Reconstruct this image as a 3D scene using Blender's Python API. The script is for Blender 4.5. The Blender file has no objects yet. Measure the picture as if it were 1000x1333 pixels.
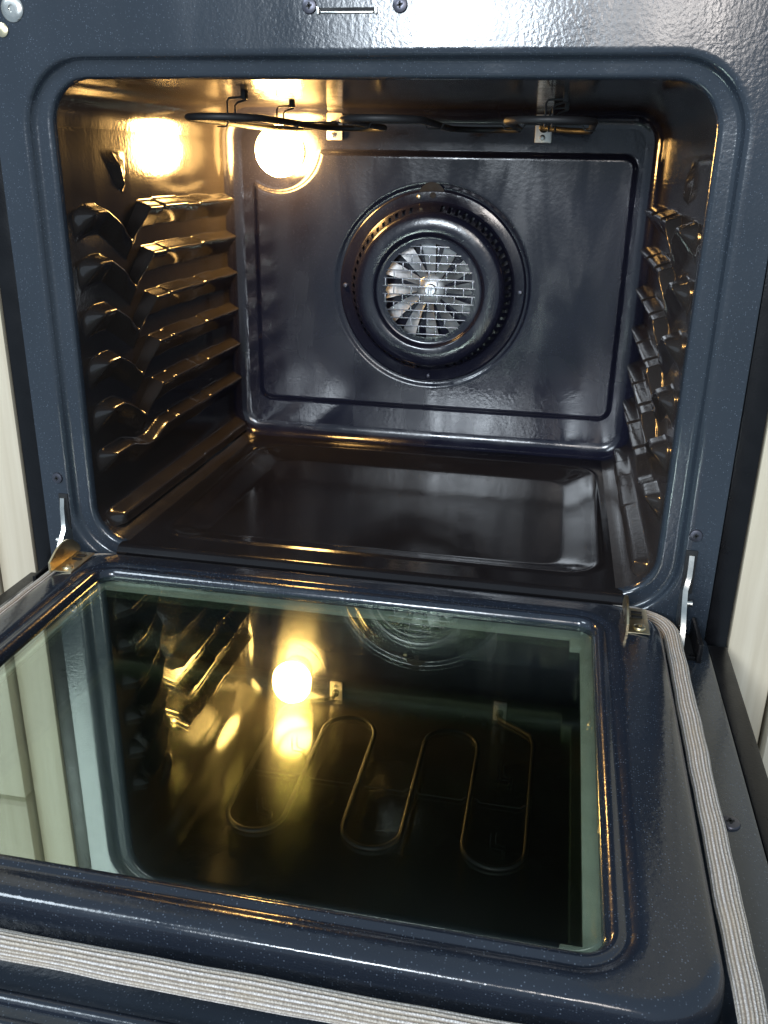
import bpy, bmesh, math, random
from mathutils import Vector
random.seed(7)
sc = bpy.context.scene
col = sc.collection
R = math.radians

# ------------------------------------------------------------------ camera
cam_d = bpy.data.cameras.new('camera'); cam = bpy.data.objects.new('camera', cam_d); col.objects.link(cam)
CP = Vector((0.1872, -0.8336, 0.3983)); YAW, PITCH, ROLL = 0.1897, -0.3717, 0.0185
fw = Vector((-math.sin(YAW)*math.cos(PITCH), math.cos(YAW)*math.cos(PITCH), math.sin(PITCH)))
r0 = Vector((math.cos(YAW), math.sin(YAW), 0)); u0 = r0.cross(fw)
rr = r0*math.cos(ROLL) + u0*math.sin(ROLL); uu = -r0*math.sin(ROLL) + u0*math.cos(ROLL)
from mathutils import Matrix
cam.matrix_world = Matrix(((rr.x, uu.x, -fw.x, CP.x), (rr.y, uu.y, -fw.y, CP.y), (rr.z, uu.z, -fw.z, CP.z), (0, 0, 0, 1)))
cam_d.sensor_fit = 'VERTICAL'; cam_d.sensor_height = 24.0; cam_d.lens = 24.0*1165.84/1333.0
cam_d.clip_start = 0.02; cam_d.clip_end = 100
sc.camera = cam

# ------------------------------------------------------------------ room light
w = bpy.data.worlds.new('World'); sc.world = w; w.use_nodes = True
bg = w.node_tree.nodes['Background']; bg.inputs['Color'].default_value = (0.64, 0.82, 1.0, 1); bg.inputs['Strength'].default_value = 0.60

def area(name, loc, target, sx, sy, power, color):
    d = bpy.data.lights.new(name, 'AREA'); d.shape = 'RECTANGLE'; d.size = sx; d.size_y = sy; d.energy = power; d.color = color
    o = bpy.data.objects.new(name, d); col.objects.link(o); o.location = loc
    o.rotation_euler = (Vector(target) - Vector(loc)).to_track_quat('-Z', 'Y').to_euler()
    return o
area('window_light', (-0.26, -2.6, 0.90), (-0.26, 0, 0.8), 0.52, 0.40, 42, (0.82, 0.91, 1.0))
area('window_light', (-1.70, -2.0, 2.20), (0, 0, 0.2), 1.0, 1.0, 62, (0.78, 0.90, 1.0))
area('window_light', (0.46, -2.6, 0.98), (0.3, 0, 0.5), 0.34, 0.45, 12, (1.0, 0.93, 0.88))

sc.view_settings.view_transform = 'Standard'; sc.view_settings.look = 'None'
sc.view_settings.gamma = 1; sc.view_settings.use_curve_mapping = False; sc.view_settings.exposure = 0.0

# ------------------------------------------------------------------ materials
def mat(name):
    m = bpy.data.materials.new(name); m.use_nodes = True
    nt = m.node_tree; b = nt.nodes['Principled BSDF']
    return m, nt, b
def N(nt, t, **kw):
    n = nt.nodes.new(t)
    for k, v in kw.items(): setattr(n, k, v)
    return n
def noise(nt, vec, scale, detail=2, rough=.5):
    n = N(nt, 'ShaderNodeTexNoise'); n.inputs['Scale'].default_value = scale; n.inputs['Detail'].default_value = detail
    n.inputs['Roughness'].default_value = rough; nt.links.new(vec, n.inputs['Vector']); return n
def maprange(nt, src, a, b, c, d):
    n = N(nt, 'ShaderNodeMapRange'); nt.links.new(src, n.inputs[0])
    for i, v in enumerate((a, b, c, d)): n.inputs[i+1].default_value = v
    return n.outputs[0]
def mix(nt, fac, A, B):
    n = N(nt, 'ShaderNodeMix', data_type='RGBA')
    if hasattr(fac, 'links') or hasattr(fac, 'is_linked'): nt.links.new(fac, n.inputs['Factor'])
    else: n.inputs['Factor'].default_value = fac
    for s, k in ((A, 6), (B, 7)):
        if isinstance(s, tuple): n.inputs[k].default_value = (*s, 1)
        else: nt.links.new(s, n.inputs[k])
    return n.outputs[2]

def enamel(name, base, speck, rough0, rough1, bump, speck_amt=1.0, peel=260, film=0.35, ior=1.55):
    m, nt, b = mat(name)
    tc = N(nt, 'ShaderNodeNewGeometry'); P = tc.outputs['Position']
    v = N(nt, 'ShaderNodeTexVoronoi', feature='F1'); v.inputs['Scale'].default_value = 620; nt.links.new(P, v.inputs['Vector'])
    rnd = N(nt, 'ShaderNodeSeparateColor'); nt.links.new(v.outputs['Color'], rnd.inputs[0])
    near = maprange(nt, v.outputs['Distance'], .16, .34, 1, 0)
    pick = maprange(nt, rnd.outputs[0], .62, .97, 0, speck_amt)
    mm = N(nt, 'ShaderNodeMath', operation='MULTIPLY'); nt.links.new(near, mm.inputs[0]); nt.links.new(pick, mm.inputs[1])
    n1 = noise(nt, P, 6, 2, .5)
    cloudy = maprange(nt, n1.outputs['Fac'], .35, .7, 0, film)
    c0 = mix(nt, cloudy, base, tuple(x*1.7 + .004 for x in base))
    c1 = mix(nt, mm.outputs[0], c0, speck)
    nt.links.new(c1, b.inputs['Base Color'])
    mpw = N(nt, 'ShaderNodeMapping'); mpw.inputs['Scale'].default_value = (22, 22, 5); mpw.inputs['Rotation'].default_value = (.3, .5, .2); nt.links.new(P, mpw.inputs['Vector'])
    n2 = noise(nt, mpw.outputs[0], 1.0, 3, .5); n2.inputs['Distortion'].default_value = .6
    nt.links.new(maprange(nt, n2.outputs['Fac'], .35, .7, rough0, rough1), b.inputs['Roughness'])
    n3 = noise(nt, P, peel, 2, .5)
    n4 = noise(nt, P, 38, 2, .5)
    ad = N(nt, 'ShaderNodeMath', operation='MULTIPLY_ADD'); nt.links.new(n4.outputs['Fac'], ad.inputs[0]); ad.inputs[1].default_value = .8
    nt.links.new(n3.outputs['Fac'], ad.inputs[2])
    bp = N(nt, 'ShaderNodeBump'); bp.inputs['Strength'].default_value = bump; bp.inputs['Distance'].default_value = .0012
    nt.links.new(ad.outputs[0], bp.inputs['Height']); nt.links.new(bp.outputs[0], b.inputs['Normal'])
    b.inputs['IOR'].default_value = ior
    return m
M_frame = enamel('speckled_blue_black_enamel', (.019, .025, .034), (.09, .11, .14), .14, .24, .13, 1.0)
M_liner = enamel('door_enamel', (.010, .0135, .021), (.085, .105, .135), .12, .22, .12, 1.0)
M_cav = enamel('cavity_enamel', (.023, .020, .019), (.05, .05, .055), .10, .17, .09, .6, 220)
M_back = enamel('back_wall_enamel', (.008, .0085, .018), (.04, .04, .05), .10, .30, .09, .6, 220, .6)
M_pan = enamel('floor_pan_enamel', (.008, .0072, .008), (.03, .03, .03), .10, .17, .05, .5, 240, .6, 1.38)

def simple(name, colr, rough, metal=0, bump=0, bscale=200, var=.15):
    m, nt, b = mat(name)
    P = N(nt, 'ShaderNodeNewGeometry').outputs['Position']
    n = noise(nt, P, 45, 5, .6)
    f = maprange(nt, n.outputs['Fac'], .3, .7, 0, 1)
    nt.links.new(mix(nt, f, tuple(c*(1-var) for c in colr), tuple(min(1, c*(1+var)) for c in colr)), b.inputs['Base Color'])
    nt.links.new(maprange(nt, n.outputs['Fac'], .3, .7, rough*.85, min(1, rough*1.2)), b.inputs['Roughness'])
    b.inputs['Metallic'].default_value = metal
    if bump:
        k = noise(nt, P, bscale, 3, .5)
        bp = N(nt, 'ShaderNodeBump'); bp.inputs['Strength'].default_value = bump; bp.inputs['Distance'].default_value = .001
        nt.links.new(k.outputs['Fac'], bp.inputs['Height']); nt.links.new(bp.outputs[0], b.inputs['Normal'])
    return m
M_black = simple('black_trim_paint', (.005, .005, .006), .30, 0, .15, 500)
M_black.node_tree.nodes['Principled BSDF'].inputs['IOR'].default_value = 1.32
M_dark = simple('dark_void', (.006, .006, .007), .7)
M_steel = simple('zinc_steel', (.62, .61, .57), .28, 1, .1)
M_brass = simple('yellow_zinc_steel', (.62, .54, .36), .30, 1, .1)
M_screw = simple('dark_screw', (.09, .09, .11), .35, .8)
M_blade = simple('bright_aluminium', (.86, .89, .94), .42, .95, .25, 120)
M_elem = simple('element_sheath', (.018, .018, .02), .5, .1, .2, 500)
M_plate = simple('stainless_plate', (.85, .82, .76), .38, .6)
M_grille = simple('grille_dark_steel', (.22, .22, .24), .28, .9)
M_border = simple('glass_spacer', (.60, .64, .58), .45, 0)
M_socket = simple('lamp_ceramic', (.7, .66, .58), .6)

# cream cabinet laminate
m, nt, b = mat('cream_wood_laminate'); M_wood = m
P = N(nt, 'ShaderNodeNewGeometry').outputs['Position']
mp = N(nt, 'ShaderNodeMapping'); mp.inputs['Scale'].default_value = (90, 90, 3.0); nt.links.new(P, mp.inputs['Vector'])
n1 = noise(nt, mp.outputs[0], 1.0, 5, .6)
n2 = noise(nt, P, 9, 3)
f = maprange(nt, n1.outputs['Fac'], .3, .72, 0, 1)
c = mix(nt, f, (.50, .42, .30), (.64, .56, .43))
c = mix(nt, maprange(nt, n2.outputs['Fac'], .4, .7, 0, .35), c, (.55, .47, .35))
nt.links.new(c, b.inputs['Base Color']); b.inputs['Roughness'].default_value = .45
bp = N(nt, 'ShaderNodeBump'); bp.inputs['Strength'].default_value = .15; bp.inputs['Distance'].default_value = .001
nt.links.new(n1.outputs['Fac'], bp.inputs['Height']); nt.links.new(bp.outputs[0], b.inputs['Normal'])

# bulb glass, lit
m, nt, b = mat('lit_bulb_glass'); M_bulb = m
b.inputs['Base Color'].default_value = (1, .9, .7, 1)
b.inputs['Emission Color'].default_value = (1.0, .56, .17, 1); b.inputs['Emission Strength'].default_value = 130

ANI = 0
# coated door glass: transparent + mirror coating, Schlick by viewing angle
def glass(name, F0, tint, refl, rough=0.0, haze=.25, ani=0):
    m = bpy.data.materials.new(name); m.use_nodes = True; nt = m.node_tree
    for n in list(nt.nodes): nt.nodes.remove(n)
    out = N(nt, 'ShaderNodeOutputMaterial')
    P = N(nt, 'ShaderNodeNewGeometry').outputs['Position']
    lw = N(nt, 'ShaderNodeLayerWeight'); lw.inputs['Blend'].default_value = .5
    p5 = N(nt, 'ShaderNodeMath', operation='POWER'); nt.links.new(lw.outputs['Facing'], p5.inputs[0]); p5.inputs[1].default_value = 4.0
    fr = maprange(nt, p5.outputs[0], 0, 1, F0, 1)
    tr = N(nt, 'ShaderNodeBsdfTransparent'); tr.inputs[0].default_value = (*tint, 1)
    mp = N(nt, 'ShaderNodeMapping'); mp.inputs['Scale'].default_value = (16, 3, 1); nt.links.new(P, mp.inputs['Vector'])
    sm = noise(nt, mp.outputs[0], 1.0, 4, .6)
    g1 = N(nt, 'ShaderNodeBsdfGlossy'); g1.inputs['Color'].default_value = (*refl, 1); g1.inputs['Roughness'].default_value = rough
    g2 = N(nt, 'ShaderNodeBsdfGlossy', distribution='BECKMANN'); g1.distribution = 'BECKMANN'; g2.inputs['Color'].default_value = (*refl, 1); g2.inputs['Roughness'].default_value = .135; g2.inputs['Anisotropy'].default_value = .62
    tg = N(nt, 'ShaderNodeCombineXYZ'); tg.inputs[ANI].default_value = 1; nt.links.new(tg.outputs[0], g2.inputs['Tangent'])
    if ani: g1.inputs['Anisotropy'].default_value = ani; nt.links.new(tg.outputs[0], g1.inputs['Tangent'])
    mg = N(nt, 'ShaderNodeMixShader'); nt.links.new(maprange(nt, sm.outputs['Fac'], .35, .7, haze*.5, haze), mg.inputs[0])
    nt.links.new(g1.outputs[0], mg.inputs[1]); nt.links.new(g2.outputs[0], mg.inputs[2])
    ms = N(nt, 'ShaderNodeMixShader'); nt.links.new(fr, ms.inputs[0]); nt.links.new(tr.outputs[0], ms.inputs[1]); nt.links.new(mg.outputs[0], ms.inputs[2])
    nt.links.new(ms.outputs[0], out.inputs['Surface'])
    return m
M_glass = glass('coated_door_glass', .27, (.84, .87, .83), (.90, 1.0, .86), 0, .15)
M_glass2 = glass('inner_door_glass', .12, (.6, .66, .6), (.98, 1.0, .78), .075, .15, .62)

# gasket yarn: own colour per yarn, shade in the grooves painted dark (vertex colour)
m, nt, b = mat('braided_gasket'); M_gask = m
at = N(nt, 'ShaderNodeVertexColor'); at.layer_name = 'yarn'
P = N(nt, 'ShaderNodeNewGeometry').outputs['Position']
ch = N(nt, 'ShaderNodeTexVoronoi'); ch.inputs['Scale'].default_value = 900; nt.links.new(P, ch.inputs['Vector'])
c = mix(nt, maprange(nt, ch.outputs['Distance'], .1, .7, 0, .5), at.outputs['Color'], (.16, .14, .13))
st = noise(nt, P, 34, 4, .65)
c = mix(nt, maprange(nt, st.outputs['Fac'], .45, .8, 0, .4), c, (.40, .32, .22))
nt.links.new(c, b.inputs['Base Color']); b.inputs['Roughness'].default_value = .85
bp = N(nt, 'ShaderNodeBump'); bp.inputs['Strength'].default_value = .6; bp.inputs['Distance'].default_value = .0008
nt.links.new(ch.outputs['Distance'], bp.inputs['Height']); nt.links.new(bp.outputs[0], b.inputs['Normal'])

# ------------------------------------------------------------------ helpers
def mesh_obj(name, verts, faces, m, parent=None, smooth=True, angle=None):
    me = bpy.data.meshes.new(name); me.from_pydata([tuple(v) for v in verts], [], faces); me.validate(); me.update()
    me.materials.append(m)
    if smooth: me.polygons.foreach_set('use_smooth', [True]*len(me.polygons))
    if angle is not None:
        me.set_sharp_from_angle(angle=R(angle))
    o = bpy.data.objects.new(name, me); col.objects.link(o)
    if parent: o.parent = parent
    return o
class MB:
    def __init__(s): s.v = []; s.f = []
    def add(s, v, f):
        k = len(s.v); s.v += [Vector(p) for p in v]; s.f += [tuple(i+k for i in q) for q in f]
    def box(s, x0, x1, y0, y1, z0, z1, b=.0008, rot=None, piv=None):
        bm = bmesh.new(); bmesh.ops.create_cube(bm, size=1)
        for v in bm.verts: v.co = Vector(((x0+x1)/2+v.co.x*(x1-x0), (y0+y1)/2+v.co.y*(y1-y0), (z0+z1)/2+v.co.z*(z1-z0)))
        if b: bmesh.ops.bevel(bm, geom=bm.edges[:], offset=b, segments=2, affect='EDGES', profile=.6)
        if rot is not None:
            for v in bm.verts: v.co = rot @ (v.co-Vector(piv)) + Vector(piv)
        bm.verts.index_update(); s.add([v.co.copy() for v in bm.verts], [[v.index for v in f.verts] for f in bm.faces]); bm.free(); return s
    def tube(s, pts, r, n=10, cap=True):
        pts = [Vector(p) for p in pts]; ring = []
        ref = None
        for i, p in enumerate(pts):
            t = (pts[min(i+1, len(pts)-1)]-pts[max(i-1, 0)]).normalized()
            if ref is None: ref = t.orthogonal().normalized()
            ref = (ref-t*ref.dot(t)).normalized(); bn = t.cross(ref)
            rad = r[i] if isinstance(r, (list, tuple)) else r
            ring.append([p+(ref*math.cos(a)+bn*math.sin(a))*rad for a in [2*math.pi*k/n for k in range(n)]])
        v = [q for rg in ring for q in rg]; f = []
        for i in range(len(pts)-1):
            for k in range(n): f.append((i*n+k, i*n+(k+1) % n, (i+1)*n+(k+1) % n, (i+1)*n+k))
        if cap: f.append(tuple(reversed(range(n)))); f.append(tuple(range((len(pts)-1)*n, len(pts)*n)))
        s.add(v, f); return s
    def lathe(s, prof, c, axis, n=48, cap0=False, cap1=False):
        """prof: (radius, height along axis) ; axis unit vector"""
        ax = Vector(axis).normalized(); e1 = ax.orthogonal().normalized(); e2 = ax.cross(e1); c = Vector(c)
        v = [c+ax*h+(e1*math.cos(2*math.pi*k/n)+e2*math.sin(2*math.pi*k/n))*r for r, h in prof for k in range(n)]
        f = [(i*n+k, i*n+(k+1) % n, (i+1)*n+(k+1) % n, (i+1)*n+k) for i in range(len(prof)-1) for k in range(n)]
        if cap0: f.append(tuple(reversed(range(n))))
        if cap1: f.append(tuple(range((len(prof)-1)*n, len(prof)*n)))
        s.add(v, f); return s
    def build(s, name, m, parent=None, smooth=True, angle=35):
        return mesh_obj(name, s.v, s.f, m, parent, smooth, angle)
def empty(name, loc=(0, 0, 0)):
    o = bpy.data.objects.new(name, None); o.location = loc; col.objects.link(o); return o
def rrect(x0, x1, z0, z1, r, nc=10, ns=24):
    """rounded rectangle, counter-clockwise from bottom edge; constant point count"""
    r = max(r, .0005); p = []
    def seg(a, b):
        for i in range(ns): p.append((a[0]+(b[0]-a[0])*i/ns, a[1]+(b[1]-a[1])*i/ns))
    def arc(cx, cz, a0):
        for i in range(nc): a = R(a0+90*i/nc); p.append((cx+r*math.cos(a), cz+r*math.sin(a)))
    seg((x0+r, z0), (x1-r, z0)); arc(x1-r, z0+r, -90)
    seg((x1, z0+r), (x1, z1-r)); arc(x1-r, z1-r, 0)
    seg((x1-r, z1), (x0+r, z1)); arc(x0+r, z1-r, 90)
    seg((x0, z1-r), (x0, z0+r)); arc(x0+r, z0+r, 180)
    return p
def loft(loops, closed=True):
    n = len(loops[0]); v = [q for l in loops for q in l]; f = []
    for i in range(len(loops)-1):
        for k in range(n if closed else n-1): f.append((i*n+k, i*n+(k+1) % n, (i+1)*n+(k+1) % n, (i+1)*n+k))
    return v, f
def sstep(a, b, x):
    t = max(0, min(1, (x-a)/(b-a))); return t*t*(3-2*t)

# ------------------------------------------------------------------ dimensions
HW, H, D = .300, .466, .4618        # cavity half width, height, depth
Y0 = .016                           # where the cavity wall starts behind the lip
CR = .040                           # cavity corner radius
def hw(y): return HW-.0036*(y/D)

oven = empty('built_in_oven'); oven['label'] = 'black enamel built-in oven with its door let down and lamp lit'; oven['category'] = 'oven'

# ------------------------------------------------------------------ front frame with stepped lip
prof = [(.052, 0, 0), (.030, 0, .05), (.0255, 0, .05), (.0225, .0010, .05), (.0205, .0034, .05), (.0195, .0062, .05), (.0175, .0080, .05), (.0145, .0086, .05), (.0060, .0086, .05), (.0032, .0092, .05), (.0012, .0108, .05), (0, .0150, .05), (0, Y0+.002, .05)]
loops = []
ZB, ZT = -.052, .60
for d, y, _ in prof:
    if d == .052: L = rrect(-.3535, .3535, ZB, ZT, .004)
    else: L = rrect(-HW-d, HW+d, -d, H+d*.8, CR+d)
    loops.append([Vector((x, y, z)) for x, z in L])
v, f = loft(loops)
frame = mesh_obj('front_frame', v, f, M_frame, oven, True, 60)
# side returns of the frame
for s in (-1, 1):
    MB().box(s*.3535-.001, s*.3535+.001, .001, .03, ZB, ZT, .0004).build('frame_return', M_frame, frame)

def screw(x, z, y, r, m, parent, normal=(0, -1, 0), cross=True, up=Vector((0, 0, 1))):
    nrm = Vector(normal); c = Vector((x, y, z))
    mb = MB(); mb.lathe([(r, 0), (r, .0008), (r*.9, .0018), (r*.55, .0024), (r*.28, .0024), (r*.26, .0012), (.0001, .0012)], c, normal, 24)
    nf = len(mb.f); n3 = Vector(normal)
    if r > .006 and m is not M_steel:
        e = Vector((1, 0, 0)); g_ = n3.cross(e)
        for a_, b_ in ((e, g_), (g_, e)):
            a_ = (a_+b_*.25).normalized() if a_ is e else a_; p = c+n3*.0026
            k = r*.42; t_ = r*.12
            mb.add([p-a_*k-b_*t_, p+a_*k-b_*t_, p+a_*k+b_*t_, p-a_*k+b_*t_, p-a_*k-b_*t_-n3*.0012, p+a_*k-b_*t_-n3*.0012, p+a_*k+b_*t_-n3*.0012, p-a_*k+b_*t_-n3*.0012], [(0, 1, 2, 3), (0, 4, 5, 1), (1, 5, 6, 2), (2, 6, 7, 3), (3, 7, 4, 0)])
    o = mb.build('screw', m, parent, True, 40)
    o.data.materials.append(M_dark)
    for p_ in o.data.polygons[nf:]: p_.material_index = 1
    return o
screw(-.3344, .0737, 0, .0062, M_screw, frame); screw(.3311, .0717, 0, .0062, M_screw, frame)
screw(-.0452, .521, 0, .0064, M_screw, frame); screw(.0329, .521, 0, .0064, M_screw, frame)
screw(-.3225, .522, 0, .0110, M_steel, frame)
MB().lathe([(.006, 0), (.006, .001), (.004, .002), (.0001, .0022)], (-.335, 0, .505), (0, -1, 0), 20).build('screw', M_brass, frame)
# latch slot: a thin dark opening with a bright latch bar in it
mb = MB(); mb.box(-.0385, .0130, -.0012, .002, .5148, .5196, .001); mb.build('latch_slot', M_dark, frame)
mb = MB(); mb.box(-.0350, .0105, -.0020, -.0005, .5152, .5166, .0003); mb.box(-.039, -.0365, -.0022, 0, .5143, .5203, .0005); mb.box(.0112, .0135, -.0022, 0, .5143, .5203, .0005)
mb.build('latch', M_steel, frame)

# outer black trim strips beside the frame
for s in (-1, 1):
    a, b_ = sorted((s*.3560, s*.3775))
    MB().box(a, b_, .006, .03, -.06, .62, .002).build('side_trim', M_black, oven)
MB().box(-.3545, .3545, .010, .03, -.10, -.054, .002).build('lower_trim', M_black, oven)

# ------------------------------------------------------------------ side walls with pressed rack supports
RIBS = [(.353, .034), (.303, .034), (.2525, .033), (.2005, .032), (.1490, .030), (.0975, .011), (.0265, 0.0)]
def rib_line(i, y):
    z0, dip = RIBS[i]
    yd = .132
    if i == 6: return z0
    a, b_ = .086, .172
    if dip > .02:
        if y < yd: k = max(0, min(1, (y-.072)/(yd-.072))); k = .8*k+.2*k*k
        else: k = max(0, 1-(y-yd)/(b_-yd))
        k += .22*max(0, (.058-y)/.03)**2
    else: k = sstep(a-.01, yd-.005, y)*(1-sstep(yd, b_+.012, y))
    base = z0-.004*sstep(.172, .10, y)*0
    # small raised pads along the ledge
    pad = 0
    for p0, p1 in ((.205, .275), (.315, .375)):
        pad += .0014*(sstep(p0, p0+.006, y)-sstep(p1, p1+.006, y))
    return base-dip*k+pad
def rib_h(i, y, z):
    z0, dip = RIBS[i]
    t = rib_line(i, y)-z
    if t < -.001 or t > .032: return 0
    drop = .021 if i < 6 else .018
    hmax = .0155 if i < 6 else .0130
    up = max(0, min(1, (t+.0006)/.0066)); up = up*.6+.4*sstep(0, 1, up)
    dn = 1-max(0, min(1, (t-.0078)/drop))
    dn = dn*.8+.2*sstep(0, 1, dn)
    e = sstep(.024, .046, y)*(1-sstep(.440, .458, y))
    if dip > .02: e *= 1-.36*(1-sstep(.004, .036, abs(y-.134)))
    pad = 0
    for p0, p1 in ((.205, .275), (.315, .375)): pad += .0014*(sstep(p0, p0+.005, y)-sstep(p1, p1+.005, y))
    return (hmax+pad)*up*dn*e
def stop_h(y, z):
    # wedge-shaped stop pressed above the first support
    t = (.408-z)/.046
    if t < 0 or t > 1: return 0
    half = .030*(1-t*.85); cy = .118+.018*t
    a = max(0, 1-abs(y-cy)/half) if half > 0 else 0
    return .0065*a*sstep(0, .45, t)*(1-sstep(.75, 1, t))
NY, NZ = 226, 320
YA, YB, ZA, ZB2 = Y0, .4618-.012, CR-.030, H-CR
def wall(s):
    ys = [YA+(YB-YA)*i/NY for i in range(NY+1)]; zs = [ZA+(ZB2-ZA)*j/NZ for j in range(NZ+1)]
    Hh = {}; own = {}
    hgrid = [[0]*(NZ+1) for _ in range(NY+1)]; og = [[-1]*(NZ+1) for _ in range(NY+1)]
    for i, y in enumerate(ys):
        rl = [rib_line(k, y) for k in range(7)]
        for j, z in enumerate(zs):
            best, bi = 0, -1
            for k in range(7):
                t = rl[k]-z
                if -.001 < t < .045:
                    h = rib_h(k, y, z)
                    if h > best: best, bi = h, k
            h = stop_h(y, z)
            if h > best: best, bi = h, 7
            hgrid[i][j] = best; og[i][j] = bi
    # bottom fillet of the wall (z below CR) handled here so that the lowest support can run into it
    def bf(z): return CR-math.sqrt(max(0, CR*CR-(CR-z)**2)) if z < CR else 0
    P = [[Vector((s*(hw(ys[i])-hgrid[i][j]-bf(zs[j])), ys[i], zs[j])) for j in range(NZ+1)] for i in range(NY+1)]
    Nn = [[None]*(NZ+1) for _ in range(NY+1)]
    for i in range(NY+1):
        for j in range(NZ+1):
            dy = P[min(i+1, NY)][j]-P[max(i-1, 0)][j]; dz = P[i][min(j+1, NZ)]-P[i][max(j-1, 0)]
            n = dz.cross(dy) if s > 0 else dy.cross(dz)
            n.normalize()
            if n.x*s > 0: n = -n
            Nn[i][j] = n
    buckets = {k: [] for k in range(-1, 8)}
    for i in range(NY):
        for j in range(NZ):
            k = max(og[i][j], og[i+1][j], og[i][j+1], og[i+1][j+1])
            buckets[k].append((i, j))
    par = None
    for k in range(-1, 8):
        idx = {}; vv = []; nn = []; ff = []
        def g(i, j):
            if (i, j) not in idx: idx[(i, j)] = len(vv); vv.append(P[i][j]); nn.append(Nn[i][j])
            return idx[(i, j)]
        for i, j in buckets[k]:
            q = (g(i, j), g(i, j+1), g(i+1, j+1), g(i+1, j))
            ff.append(q if s > 0 else tuple(reversed(q)))
        name = 'side_wall' if k < 0 else ('rack_support' if k < 7 else 'rack_stop')
        me = bpy.data.meshes.new(name); me.from_pydata([tuple(p) for p in vv], [], ff); me.update(); me.materials.append(M_cav)
        me.polygons.foreach_set('use_smooth', [True]*len(me.polygons))
        me.normals_split_custom_set_from_vertices([tuple(n) for n in nn])
        o = bpy.data.objects.new(name, me); col.objects.link(o)
        if k < 0: o.parent = oven; par = o
        else: o.parent = par
    return par
wall(-1); wall(1)

# ------------------------------------------------------------------ ceiling (with upper corner fillets) and floor ledges
def strip(xz_fn, ny=12, y0=Y0, y1=D-.010):
    ys = [y0+(y1-y0)*i/ny for i in range(ny+1)]
    return loft([[Vector((x, y, z)) for x, z in xz_fn(y)] for y in ys], closed=False)
def ceil_prof(y):
    h = hw(y); p = []
    for i in range(13): a = R(180-90*i/12); p.append((-h+CR+CR*math.cos(a), H-CR+CR*math.sin(a)))
    for i in range(1, 24): p.append((-h+CR+(2*h-2*CR)*i/24, H))
    for i in range(13): a = R(90-90*i/12); p.append((h-CR+CR*math.cos(a), H-CR+CR*math.sin(a)))
    return p
v, f = strip(ceil_prof); mesh_obj('ceiling', v, f, M_cav, oven)
def bf(z): return CR-math.sqrt(max(0, CR*CR-(CR-z)**2))
for s in (-1, 1):
    def led(y, s=s):
        h = hw(y); p = []
        for i in range(9):
            z = ZA+(.0-ZA)*i/8; p.append((s*(h-bf(max(z, 0))), max(z, 0)))
        p.append((s*.2735, 0)); p.append((s*.2725, -.002)); p.append((s*.2720, -.006))
        return p
    v, f = strip(led); mesh_obj('floor_ledge', v, f, M_cav, oven, True, 50)

# ------------------------------------------------------------------ back wall: fillet ring + embossed sheet
FR = .022
loops = []
for i in range(9):
    a = R(90*i/8); d = FR*(1-math.cos(a)); y = D-FR+FR*math.sin(a)
    h = hw(D)
    loops.append([Vector((x, y, z)) for x, z in rrect(-h-.0005+d, h+.0005-d, -.0005+d, H+.0005-d, max(CR-d, .012))])
v, f = loft(loops)
mbk = MB(); mbk.add(v, f)
def emboss(x, z):
    # rounded rectangle signed distance, with a bite round the lamp
    cx, cz, bx, bz, r = .0045, .2345, .2610, .1765, .016
    qx, qz = abs(x-cx)-bx+r, abs(z-cz)-bz+r
    sd = math.hypot(max(qx, 0), max(qz, 0))+min(max(qx, qz), 0)-r
    sc_ = .062-math.hypot(x+.222, z-.420)
    sd = max(sd, sc_)
    return sd
def back_y(x, z):
    sd = emboss(x, z)
    y = -.0045*sstep(.0025, -.0035, sd)                # raised panel
    y += -.0020*math.exp(-((sd-.0045)/.0022)**2)*0
    r = math.hypot(x-.001, z-.232)
    y += .0030*sstep(.142, .136, r)                     # seat for the fan cover
    return D+y
GX, GZ = 236, 180
xs = [-.2770+.5540*i/GX for i in range(GX+1)]; zs = [.0195+(.4465-.0195)*j/GZ for j in range(GZ+1)]
v = [Vector((x, back_y(x, z), z)) for x in xs for z in zs]
f = [(i*(GZ+1)+j, (i+1)*(GZ+1)+j, (i+1)*(GZ+1)+j+1, i*(GZ+1)+j+1) for i in range(GX) for j in range(GZ)]
mbk.add(v, f)
back = mbk.build('back_wall', M_back, oven, True, None)

# ------------------------------------------------------------------ fan and its cover
FC = Vector((.002, D-.0015, .2325)); AX = (0, -1, 0)
mb = MB()
mb.lathe([(.1335, -.003), (.1335, .0010), (.1325, .0028), (.1300, .0036), (.1180, .0036), (.1155, .0050), (.1145, .0068)], FC, AX, 128)
cover = mb.build('fan_cover', M_back, oven, True, 50)
# slotted cone wall: bars between two rings
mb = MB()
mb.lathe([(.1147, .0066), (.1130, .0105)], FC, AX, 128); mb.lathe([(.1062, .0280), (.1048, .0322), (.1020, .0350), (.0975, .0366), (.0880, .0374), (.0800, .0372), (.0770, .0362), (.0756, .0345), (.0748, .0322), (.0735, .0312), (.0700, .0310), (.0640, .0312)], FC, AX, 128)
e1 = Vector((1, 0, 0)); e2 = Vector((0, 0, 1)); axv = Vector(AX)
def fp(r, h, a): return FC+axv*h+e1*(r*math.cos(a))+e2*(r*math.sin(a))
NS = 64
for k in range(NS):
    a0 = 2*math.pi*k/NS; solid = (k % 32) in (15, 16, 17)
    a1 = a0+2*math.pi/NS*(1.0 if solid else .55)
    n = 3
    v = [fp(r, h, a0+(a1-a0)*j/n) for r, h in ((.1130, .0105), (.1062, .0280)) for j in range(n+1)]
    mb.add(v, [(j, j+1, n+1+j+1, n+1+j) for j in range(n)])
ring = mb.build('slotted_ring', M_back, cover, True, 50)
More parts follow.
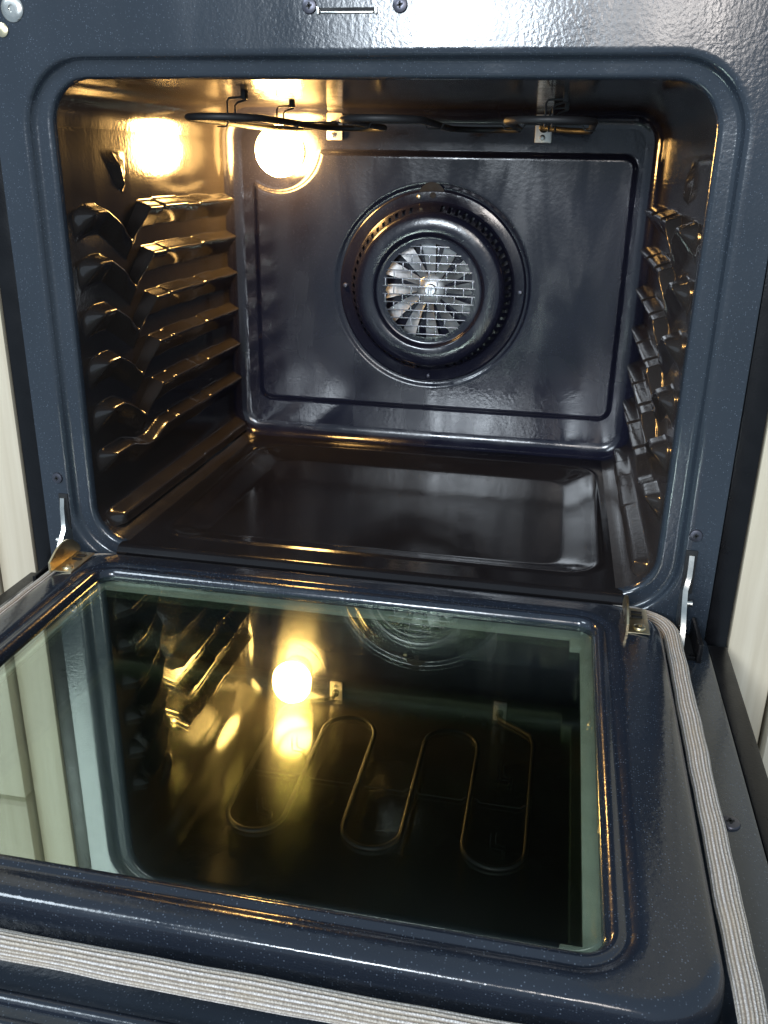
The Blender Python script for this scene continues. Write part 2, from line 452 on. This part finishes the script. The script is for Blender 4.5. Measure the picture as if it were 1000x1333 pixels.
# grille: brick-pattern slots, thin bars
mb = MB(); RG = .0655; PITCH_, SL = .01085, .0245
rows = [(-6.5+i)*PITCH_ for i in range(14)]
yb = FC.y-.0312
for z in rows:
    if abs(z) > RG: continue
    L = math.sqrt(RG*RG-z*z)
    mb.box(FC.x-L, FC.x+L, yb-.0009, yb+.0009, FC.z+z-.0007, FC.z+z+.0007, .0003)
for i in range(13):
    z0 = rows[i]; off = .5*SL if i % 2 else 0
    for k in range(-4, 5):
        x = k*SL+off
        if math.hypot(x, z0+PITCH_/2) > RG-.002: continue
        mb.box(FC.x+x-.0008, FC.x+x+.0008, yb-.0008, yb+.0008, FC.z+z0+.0008, FC.z+z0+PITCH_-.0008, .0003)
mb.build('grille', M_grille, cover, True, 40)
# blank sheet left and right of the grille slots
v = []; f = []
for s in (-1, 1):
    mbp = MB(); n = 24; pts = []
    for i in range(n+1):
        a = R(-62+124*i/n); pts.append((math.cos(a)*.0655, math.sin(a)*.0655))
    inner = [(.0615-.004*abs(math.sin(i*1.3)), p[1]) if abs(p[0]) > .0615 else (p[0]-.0015, p[1]) for i, p in enumerate(pts)]
    vv = [Vector((FC.x+s*x, yb+.0002, FC.z+z)) for x, z in pts]+[Vector((FC.x+s*min(xi, x-.001), yb+.0002, FC.z+z)) for (xi, z), (x, _) in zip(inner, pts)]
    mbp.add(vv, [(i, i+1, n+1+i+1, n+1+i) for i in range(n)])
    mbp.build('cover_sheet', M_back, cover, True, None)
for a, r, m, rad in ((180, .1255, M_screw, .0036), (0, .1255, M_screw, .0036), (270, .1255, M_screw, .0030), (100, .1255, M_brass, .0030)):
    p = fp(r, .0036, R(a)); screw(p.x, p.z, p.y, rad, m, cover)
mb = MB(); p = fp(.1255, .0037, R(91)); mb.lathe([(.0042, 0), (.0042, .0004), (.0001, .0004)], p, AX, 20); mb.build('hole', M_dark, cover)
mb = MB(); p = Vector((FC.x-.004, D-.0046, FC.z+.124)); mb.lathe([(.0185, 0), (.0185, .0002), (.0001, .0002)], p, AX, 32); mb.build('hole', M_dark, back)
# chamber behind the grille + fan wheel
mb = MB(); mb.lathe([(.1140, .0035), (.112, -.030), (.0001, -.030)], FC, AX, 64); mb.build('fan_chamber', M_dark, oven, True, 60)
mb = MB(); mb.lathe([(.0001, .0170), (.007, .0170), (.0085, .0155), (.0085, .0100), (.018, .0080), (.020, .0060), (.020, -.006)], FC, AX, 48)
fan = mb.build('fan_wheel', M_blade, oven, True, 40)
NB = 12
bm_b = MB()
def blade(mbb, a):
    n = 6; v = []
    for j in range(n+1):
        t = j/n; r = .020+.066*t; tw = .20+.16*t
        for sgn in (-1, 1):
            wdt = .0056+.0096*t
            da = sgn*wdt/r*.8
            h = .006+.0034*sgn+.004*t+.003*math.sin(3.1*t)
            v.append(fp(r, h, a+da+.12*t))
    f = [(2*j, 2*j+1, 2*j+3, 2*j+2) for j in range(n)]
    mbb.add(v, f)
for k in range(NB):
    mbb = MB(); blade(mbb, 2*math.pi*k/NB); mbb.build('blade', M_blade, fan, True, None)

# ------------------------------------------------------------------ floor pan with a pressed well
def pan_z(x, y):
    cx, cy, bx, by, r = .0050, .2235, .2410, .1800, .035
    qx, qy = abs(x-cx)-bx+r, abs(y-cy)-by+r
    kk = .012; ex = (math.exp(qx/kk)+math.exp(qy/kk))
    sd = (math.hypot(max(qx, 0), max(qy, 0)) if max(qx, qy) > 0 and min(qx, qy) > 0 else max(qx, qy))-r
    inn = kk*math.log(ex)-r
    if sd < 0: sd = min(0, sd+(inn-max(qx, qy)+r)*sstep(0, -.02, sd))
    bead = .0016*math.exp(-((sd-.003)/.0028)**2)
    slope = -.015*max(0, min(1, -sd/.034))
    t = max(0, min(1, -sd/.036)); slope = -.0105*(.72*t+.28*t*t*(3-2*t))
    return slope+bead+.0006
GX, GY = 180, 160
v = []; 
for i in range(GX+1):
    x = -.2712+.5424*i/GX
    for j in range(GY+1):
        y = -.004+(D-.008+.004)*j/GY
        z = pan_z(x, y)
        if y < .006: z -= .006*((.006-y)/.010)**2
        v.append(Vector((x, y, z)))
f = [(i*(GY+1)+j, (i+1)*(GY+1)+j, (i+1)*(GY+1)+j+1, i*(GY+1)+j+1) for i in range(GX) for j in range(GY)]
mbp = MB(); mbp.add(v, f)
# turned-down front edge
mbp.add([Vector((-.2712, -.004, -.0054)), Vector((.2712, -.004, -.0054)), Vector((.2712, -.0045, -.016)), Vector((-.2712, -.0045, -.016))], [(0, 1, 2, 3)])
mbp.build('floor_pan', M_pan, oven, True, 50)

# ------------------------------------------------------------------ broil element under the ceiling
ZE = .4385; ER = .0036
SX = [-.212, -.130, -.047, .034, .118, .202]; YF, YBK = .132, .338
pts = [(-.139, D-.004, .4445), (-.139, .438, .4440), (-.150, .425, .442), (-.180, .410, ZE), (-.203, .395, ZE), (-.212, .375, ZE)]
pts += [(SX[0], .30, ZE), (SX[0], .20, ZE)]
def bend(xa, xb, y, s):
    c = (xa+xb)/2; r = (xb-xa)/2
    return [(c-r*math.cos(R(180*i/14)), y+s*r*math.sin(R(180*i/14)), ZE) for i in range(15)]
for k in range(5):
    pts += bend(SX[k], SX[k+1], YF if k % 2 == 0 else YBK, -1 if k % 2 == 0 else 1)
pts += [(SX[5], .20, ZE), (SX[5], .30, ZE), (SX[5], .372, ZE), (.196, .392, ZE), (.178, .408, .4395), (.155, .425, .442), (.143, .438, .4440), (.143, D-.004, .4445)]
elem = MB().tube(pts, ER, 12).build('broil_element', M_elem, oven, True, 60)
for x in (-.139, .143):
    z0, z1 = .4262, .4632
    mb = MB(); mb.box(x-.011, x+.011, D-.0065, D-.001, z0, z1, .0015)
    pl = mb.build('mounting_plate', M_plate, elem)
    screw(x-.001, .4325, D-.0065, .0036, M_steel, elem)
    MB().lathe([(.0062, 0), (.0062, .006), (.0045, .008), (.0040, .008)], (x, D-.0065, .4445), AX, 20).build('terminal_collar', M_elem, elem)
# spreader wire across the strands and hangers
mb = MB()
for y in (.215,):
    w_ = []
    for k in range(121):
        x = -.215+.42*k/120; on = min(abs(x-q) for q in SX) < .010
        w_.append((x, y, ZE-.0049 if on else ZE+.0005))
    mb.tube(w_, .0009, 6)
mb.build('spreader_wire', M_elem, elem)
for x, y in ((-.172, .150), (.160, .150), (-.165, .300), (.160, .300)):
    mb = MB(); mb.tube([(x-.006, y, ZE-.004), (x-.006, y, H-.010), (x-.004, y, H-.007), (x+.010, y, H-.006)], .0011, 6); mb.tube([(x+.001, y+.004, ZE-.004), (x+.001, y+.004, H-.014), (x+.004, y+.004, H-.011), (x+.014, y+.004, H-.008)], .0011, 6)
    mb.box(x+.010, x+.015, y-.003, y+.007, H-.008, H+.001, .0008)
    mb.build('hanger', M_elem, elem)

# ------------------------------------------------------------------ lamp
BC = Vector((-.2075, D, .4105))
mb = MB(); mb.lathe([(.024, -.002), (.0245, .004), (.022, .008), (.017, .009), (.0165, .012)], BC, AX, 32); sock = None
bulb = MB().lathe([(r*1.05 if h > .013 else r, h*.86) for r, h in ((.0150, .004), (.0155, .012), (.0190, .018), (.0255, .026), (.0300, .035), (.0318, .045), (.0300, .056), (.0250, .066), (.0170, .0735), (.0080, .0770), (.0002, .0778))], BC, AX, 32).build('light_bulb', M_bulb, oven, True, None)
mb.build('lamp_socket', M_socket, bulb, True, 40)

# ------------------------------------------------------------------ door, let down flat in front of the oven
GX0, GX1, GY0, GY1 = -.2560, .2405, -.4490, -.0640       # sight line of the glass
LX, LY0, LY1 = .3070, -.4850, -.0135                     # liner outline
dloops = []
def dl(x0, x1, y0, y1, r, z): dloops.append([Vector((x, y, z)) for x, y in rrect(x0, x1, y0, y1, r, 12, 30)])
for d, z in ((-.0005, -.0645), (-.0005, -.006), (.0005, -.0022), (.0030, .0006), (.0060, .0020), (.0085, .0020), (.0105, .0008), (.0125, .0004), (.0150, .0012), (.0185, .0030), (.0215, .0034), (.0260, .0030)):
    dl(GX0-d, GX1+d, GY0-d, GY1+d*.8, .014+d*1.2, z)
A0 = (GX0-.026, GX1+.026, GY0-.026, GY1+.026*.8, .045)
for s, z in ((.25, .0026), (.5, .0018), (.70, .0006), (.82, -.0012), (.90, -.0045), (.955, -.0100), (.985, -.0180), (1.0, -.034)):
    dl(A0[0]+(-LX-A0[0])*s, A0[1]+(LX-A0[1])*s, A0[2]+(LY0-A0[2])*s, A0[3]+(LY1-A0[3])*s, .045+.003*s, z)
v, f = loft(dloops)
door = mesh_obj('door', v, f, M_liner, oven, True, 70)
door['label'] = 'dark blue enamel oven door lying open with reflective glass'
# glass panes (4 mm), black floor of the door, pale spacer
MB().box(GX0-.004, GX1+.004, GY0-.004, GY1+.004, -.0090, -.0050, .0004).build('glass_pane', M_glass, door, False, None)
MB().box(GX0-.0008, GX1+.0008, GY0-.0008, GY1+.0008, -.0585, -.0545, .0004).build('glass_pane', M_glass2, door, False, None)
MB().box(GX0-.02, GX1+.02, GY0-.02, GY1+.02, -.0655, -.0640, 0).build('inner_back', M_dark, door, False, None)
mb = MB()
def frame4(x0, x1, y0, y1, wl, wr, wn, wf, z0, z1):
    mb.box(x0, x0+wl, y0, y1, z0, z1, .0005); mb.box(x1-wr, x1, y0, y1, z0, z1, .0005)
    mb.box(x0+wl, x1-wr, y0, y0+wn, z0, z1, .0005); mb.box(x0+wl, x1-wr, y1-wf, y1, z0, z1, .0005)
frame4(GX0-.0006, GX1+.0006, GY0-.0006, GY1+.0006, .009, .0115, .004, .0150, -.0140, -.0105)
mb.build('glass_spacer', M_border, door)
# clips at the corners of the spacer
for x0, x1, y0, y1 in ((GX1-.020, GX1-.009, GY1-.034, GY1-.016), (GX1-.024, GX1-.001, GY0+.001, GY0+.011)):
    MB().box(x0, x1, y0, y1, -.0150, -.0098, .001).build('glass_clip', M_border, door)

# outer door body
mb = MB(); b2 = []
for x0, x1, y0, y1, r, z in ((-.350, .350, -.600, -.012, .006, -.0315), (-.3535, .3535, -.6035, -.0085, .008, -.0330), (-.3545, .3545, -.6045, -.0075, .009, -.0370), (-.3545, .3545, -.6045, -.0075, .009, -.0640)):
    b2.append([Vector((x, y, z)) for x, y in rrect(x0, x1, y0, y1, r, 12, 30)])
inner = [Vector((x, y, -.0315)) for x, y in rrect(-LX+.004, LX-.004, LY0+.004, LY1-.004, .044, 12, 30)]
v, f = loft([inner]+b2); mb.add(v, f)
mb.build('outer_shell', M_frame, door, True, 50)
# raised beads beyond the gasket on the handle side
for y, rad in ((-.5195, .0042), (-.5345, .0042)):
    MB().tube([(-.330, y, -.0315), (.330, y, -.0315)], rad, 14).build('bead', M_liner, door)
# black edge trim of the door's front panel
for s in (-1, 1):
    a, b_ = sorted((s*.3560, s*.3740)); MB().box(a, b_, -.610, -.012, -.066, -.0375, .0015).build('edge_trim', M_black, door)
MB().box(-.376, .376, -.612, -.010, -.078, -.0665, .001).build('front_panel', M_black, door)
screw(.3345, -.0315, -.2858, .0072, M_screw, door, (0, 0, 1)); screw(-.3345, -.0315, -.2858, .0072, M_screw, door, (0, 0, 1))

# gasket: a braided tube of yarns round three sides
GXs, GYn, GR = .3165, -.5000, .0073
path = []
def arcp(cx, cy, r, a0, a1, n=12): return [(cx+r*math.cos(R(a0+(a1-a0)*i/n)), cy+r*math.sin(R(a0+(a1-a0)*i/n))) for i in range(n+1)]
cr = .040
path += [(.262, -.0085)] + arcp(GXs-cr, -.009-cr, cr, 88, 0) + [(GXs, -.09-.0365*i) for i in range(11)] + arcp(GXs-.035, GYn+.035, .035, 0, -90) + [(GXs-.05-i*(2*GXs-.1)/24, GYn) for i in range(25)] + arcp(-GXs+.035, GYn+.035, .035, -90, -180) + [(-GXs, -.455+.0365*i) for i in range(11)] + arcp(-GXs+cr, -.009-cr, cr, 180, 92) + [(-.262, -.0085)]
dense = []
for a, b_ in zip(path, path[1:]):
    n = max(1, int(math.hypot(b_[0]-a[0], b_[1]-a[1])/.006))
    for i in range(n): dense.append((a[0]+(b_[0]-a[0])*i/n, a[1]+(b_[1]-a[1])*i/n))
dense.append(path[-1])
NYN = 20; NC = NYN*6
vv = []; cols = []
for i, (x, y) in enumerate(dense):
    a = dense[max(0, i-1)]; b_ = dense[min(len(dense)-1, i+1)]
    t = Vector((b_[0]-a[0], b_[1]-a[1], 0)).normalized(); n = Vector((-t.y, t.x, 0))
    wob = .0002*math.sin(i*.35)+.00015*math.sin(i*.9)
    for k in range(NC):
        th = 2*math.pi*k/NC
        r = GR*(1+.035*math.sin(i*.21)+.02*math.sin(i*.57+1))*(1-.06*math.sin(3*th+i*.05))+0.0010*(abs(math.sin(NYN/2*th))-.5)
        q = Vector((x, y, -.0150+wob*.4))+n*(math.cos(th)*r*1.05+wob)+Vector((0, 0, 1))*math.sin(th)*r*.95
        vv.append(q)
        yi = (k//6+0) % NYN; gro = abs(math.sin(NYN/2*th))
        base = (.62, .56, .48) if yi % 2 else (.76, .72, .68)
        groove_shade = (.20, .15, .10)  # shade between the yarns, put into the vertex colour
        cols.append(tuple(groove_shade[c]+(base[c]-groove_shade[c])*min(1, gro*gro*1.25) for c in range(3))+(1,))
ff = [(i*NC+k, i*NC+(k+1) % NC, (i+1)*NC+(k+1) % NC, (i+1)*NC+k) for i in range(len(dense)-1) for k in range(NC)]
g = mesh_obj('gasket', vv, ff, M_gask, door)
ca = g.data.color_attributes.new('yarn', 'FLOAT_COLOR', 'POINT'); ca.data.foreach_set('color', [c for q in cols for c in q])
g['label'] = 'pale braided fabric door seal'

# corner brackets on the liner: a foot with two slots and an upright leaf
def bracket(x, y):
    mb = MB(); mb.box(x, x+.021, y-.026, y+.024, .0026, .0040, .0006)
    o = mb.build('corner_bracket', M_brass, door)
    n = 14; prof = []
    for i in range(n+1):
        t = i/n; yy = y-.030+.060*t
        prof.append((yy, .004+.028*(math.sin(math.pi*min(1, .18+.80*t))**.8)*(.55+.45*t)))
    v = [Vector((x-.0010, yy, .003)) for yy, _ in prof]+[Vector((x-.0010, yy, z)) for yy, z in prof]+[Vector((x+.0010, yy, .003)) for yy, _ in prof]+[Vector((x+.0010, yy, z)) for yy, z in prof]
    m_ = n+1; f = []
    for i in range(n): f += [(i, i+1, m_+i+1, m_+i), (2*m_+i, 3*m_+i, 3*m_+i+1, 2*m_+i+1), (m_+i, m_+i+1, 3*m_+i+1, 3*m_+i)]
    f += [(0, m_, 3*m_, 2*m_), (n, 2*m_+n, 3*m_+n, m_+n)]
    mesh_obj('bracket_leaf', v, f, M_brass, door, True, 40)
    screw(x+.012, .004, y-.016, .0058, M_brass, door, (0, 0, 1))
    MB().box(x+.006, x+.016, y+.003, y+.007, .0041, .0050, .0003).build('bracket_slot', M_dark, door)
    MB().box(x+.006, x+.016, y+.012, y+.016, .0041, .0050, .0003).build('bracket_slot', M_dark, door)
bracket(-.3020, -.0560); bracket(.2700, -.0560)

# hinge arms from the frame slots down into the door pockets
for s in (-1, 1):
    X = s*.3300
    MB().box(X-.0055, X+.0055, -.0012, .003, .010, .056, .0008).build('hinge_slot', M_dark, frame)
    prof = [(.000, .0520), (-.0035, .0515), (-.0060, .040), (-.0065, .030), (-.012, .018), (-.026, .004), (-.036, -.010), (-.042, -.028), (-.042, -.045)]
    back_p = [(.0005, .043), (.0010, .038), (.0010, .030), (.0010, .022), (.0010, .012), (.0010, .004), (-.002, -.010), (-.006, -.028), (-.006, -.045)]
    n = len(prof); v = []
    for dx in (-.0024, .0024):
        for k, (y, z) in enumerate(prof):
            jog = -s*.0035*sstep(.030, .012, z); v.append(Vector((X+dx+jog, y, z)))
        for k, (y, z) in enumerate(back_p):
            jog = -s*.0035*sstep(.030, .012, z); v.append(Vector((X+dx+jog, y, z)))
    f = []
    for i in range(n-1):
        f += [(i, i+1, n+i+1, n+i), (2*n+i, 3*n+i, 3*n+i+1, 2*n+i+1), (i, 2*n+i, 2*n+i+1, i+1), (n+i, n+i+1, 3*n+i+1, 3*n+i)]
    f += [(0, n, 3*n, 2*n)]
    ha = mesh_obj('hinge_arm', v, f, M_steel, oven, True, 35)
    MB().tube([(X-.005, -.014, .006), (X+.005, -.014, .006)], .003, 14).build('hinge_pin', M_steel, ha)
    # pocket in the door shell
    mb = MB(); mb.box(X-.012, X-.008, -.058, -.008, -.034, -.018, .001); mb.box(X+.008, X+.0125, -.062, -.006, -.034, -.012, .0015); mb.box(X-.008, X+.008, -.058, -.054, -.034, -.0275, .001)
    mb.build('hinge_pocket', M_black, door)
    MB().box(X-.0078, X+.0078, -.053, -.009, -.0322, -.0308, 0).build('pocket_opening', M_dark, door)

# ------------------------------------------------------------------ cabinets either side
for s in (-1, 1):
    c = empty('cabinet', (s*.55, .02, -.7))
    c['label'] = 'cream wood-grain cabinet flanking the oven on the lit lamp side' if s < 0 else 'cream wood-grain cabinet flanking the oven on the side away from its lamp'; c['category'] = 'cabinet'; c['group'] = 'cabinets flanking the oven'
    def cb(name, a, b_, y0, y1, z0, z1, bev):
        a, b_ = sorted((s*a, s*b_)); o = MB().box(a-c.location.x, b_-c.location.x, y0-.02, y1-.02, z0+.7, z1+.7, bev).build(name, M_wood, c); return o
    cb('stile', .3790, .4240, .004, .030, -.70, 1.10, .0015)
    cb('cabinet_door', .4275, .80, -.010, .016, -.70, .352, .003)
    cb('cabinet_door', .4275, .80, -.010, .016, .358, 1.10, .003)
    cb('carcass', .3790, .80, .031, .50, -.70, 1.10, .001)
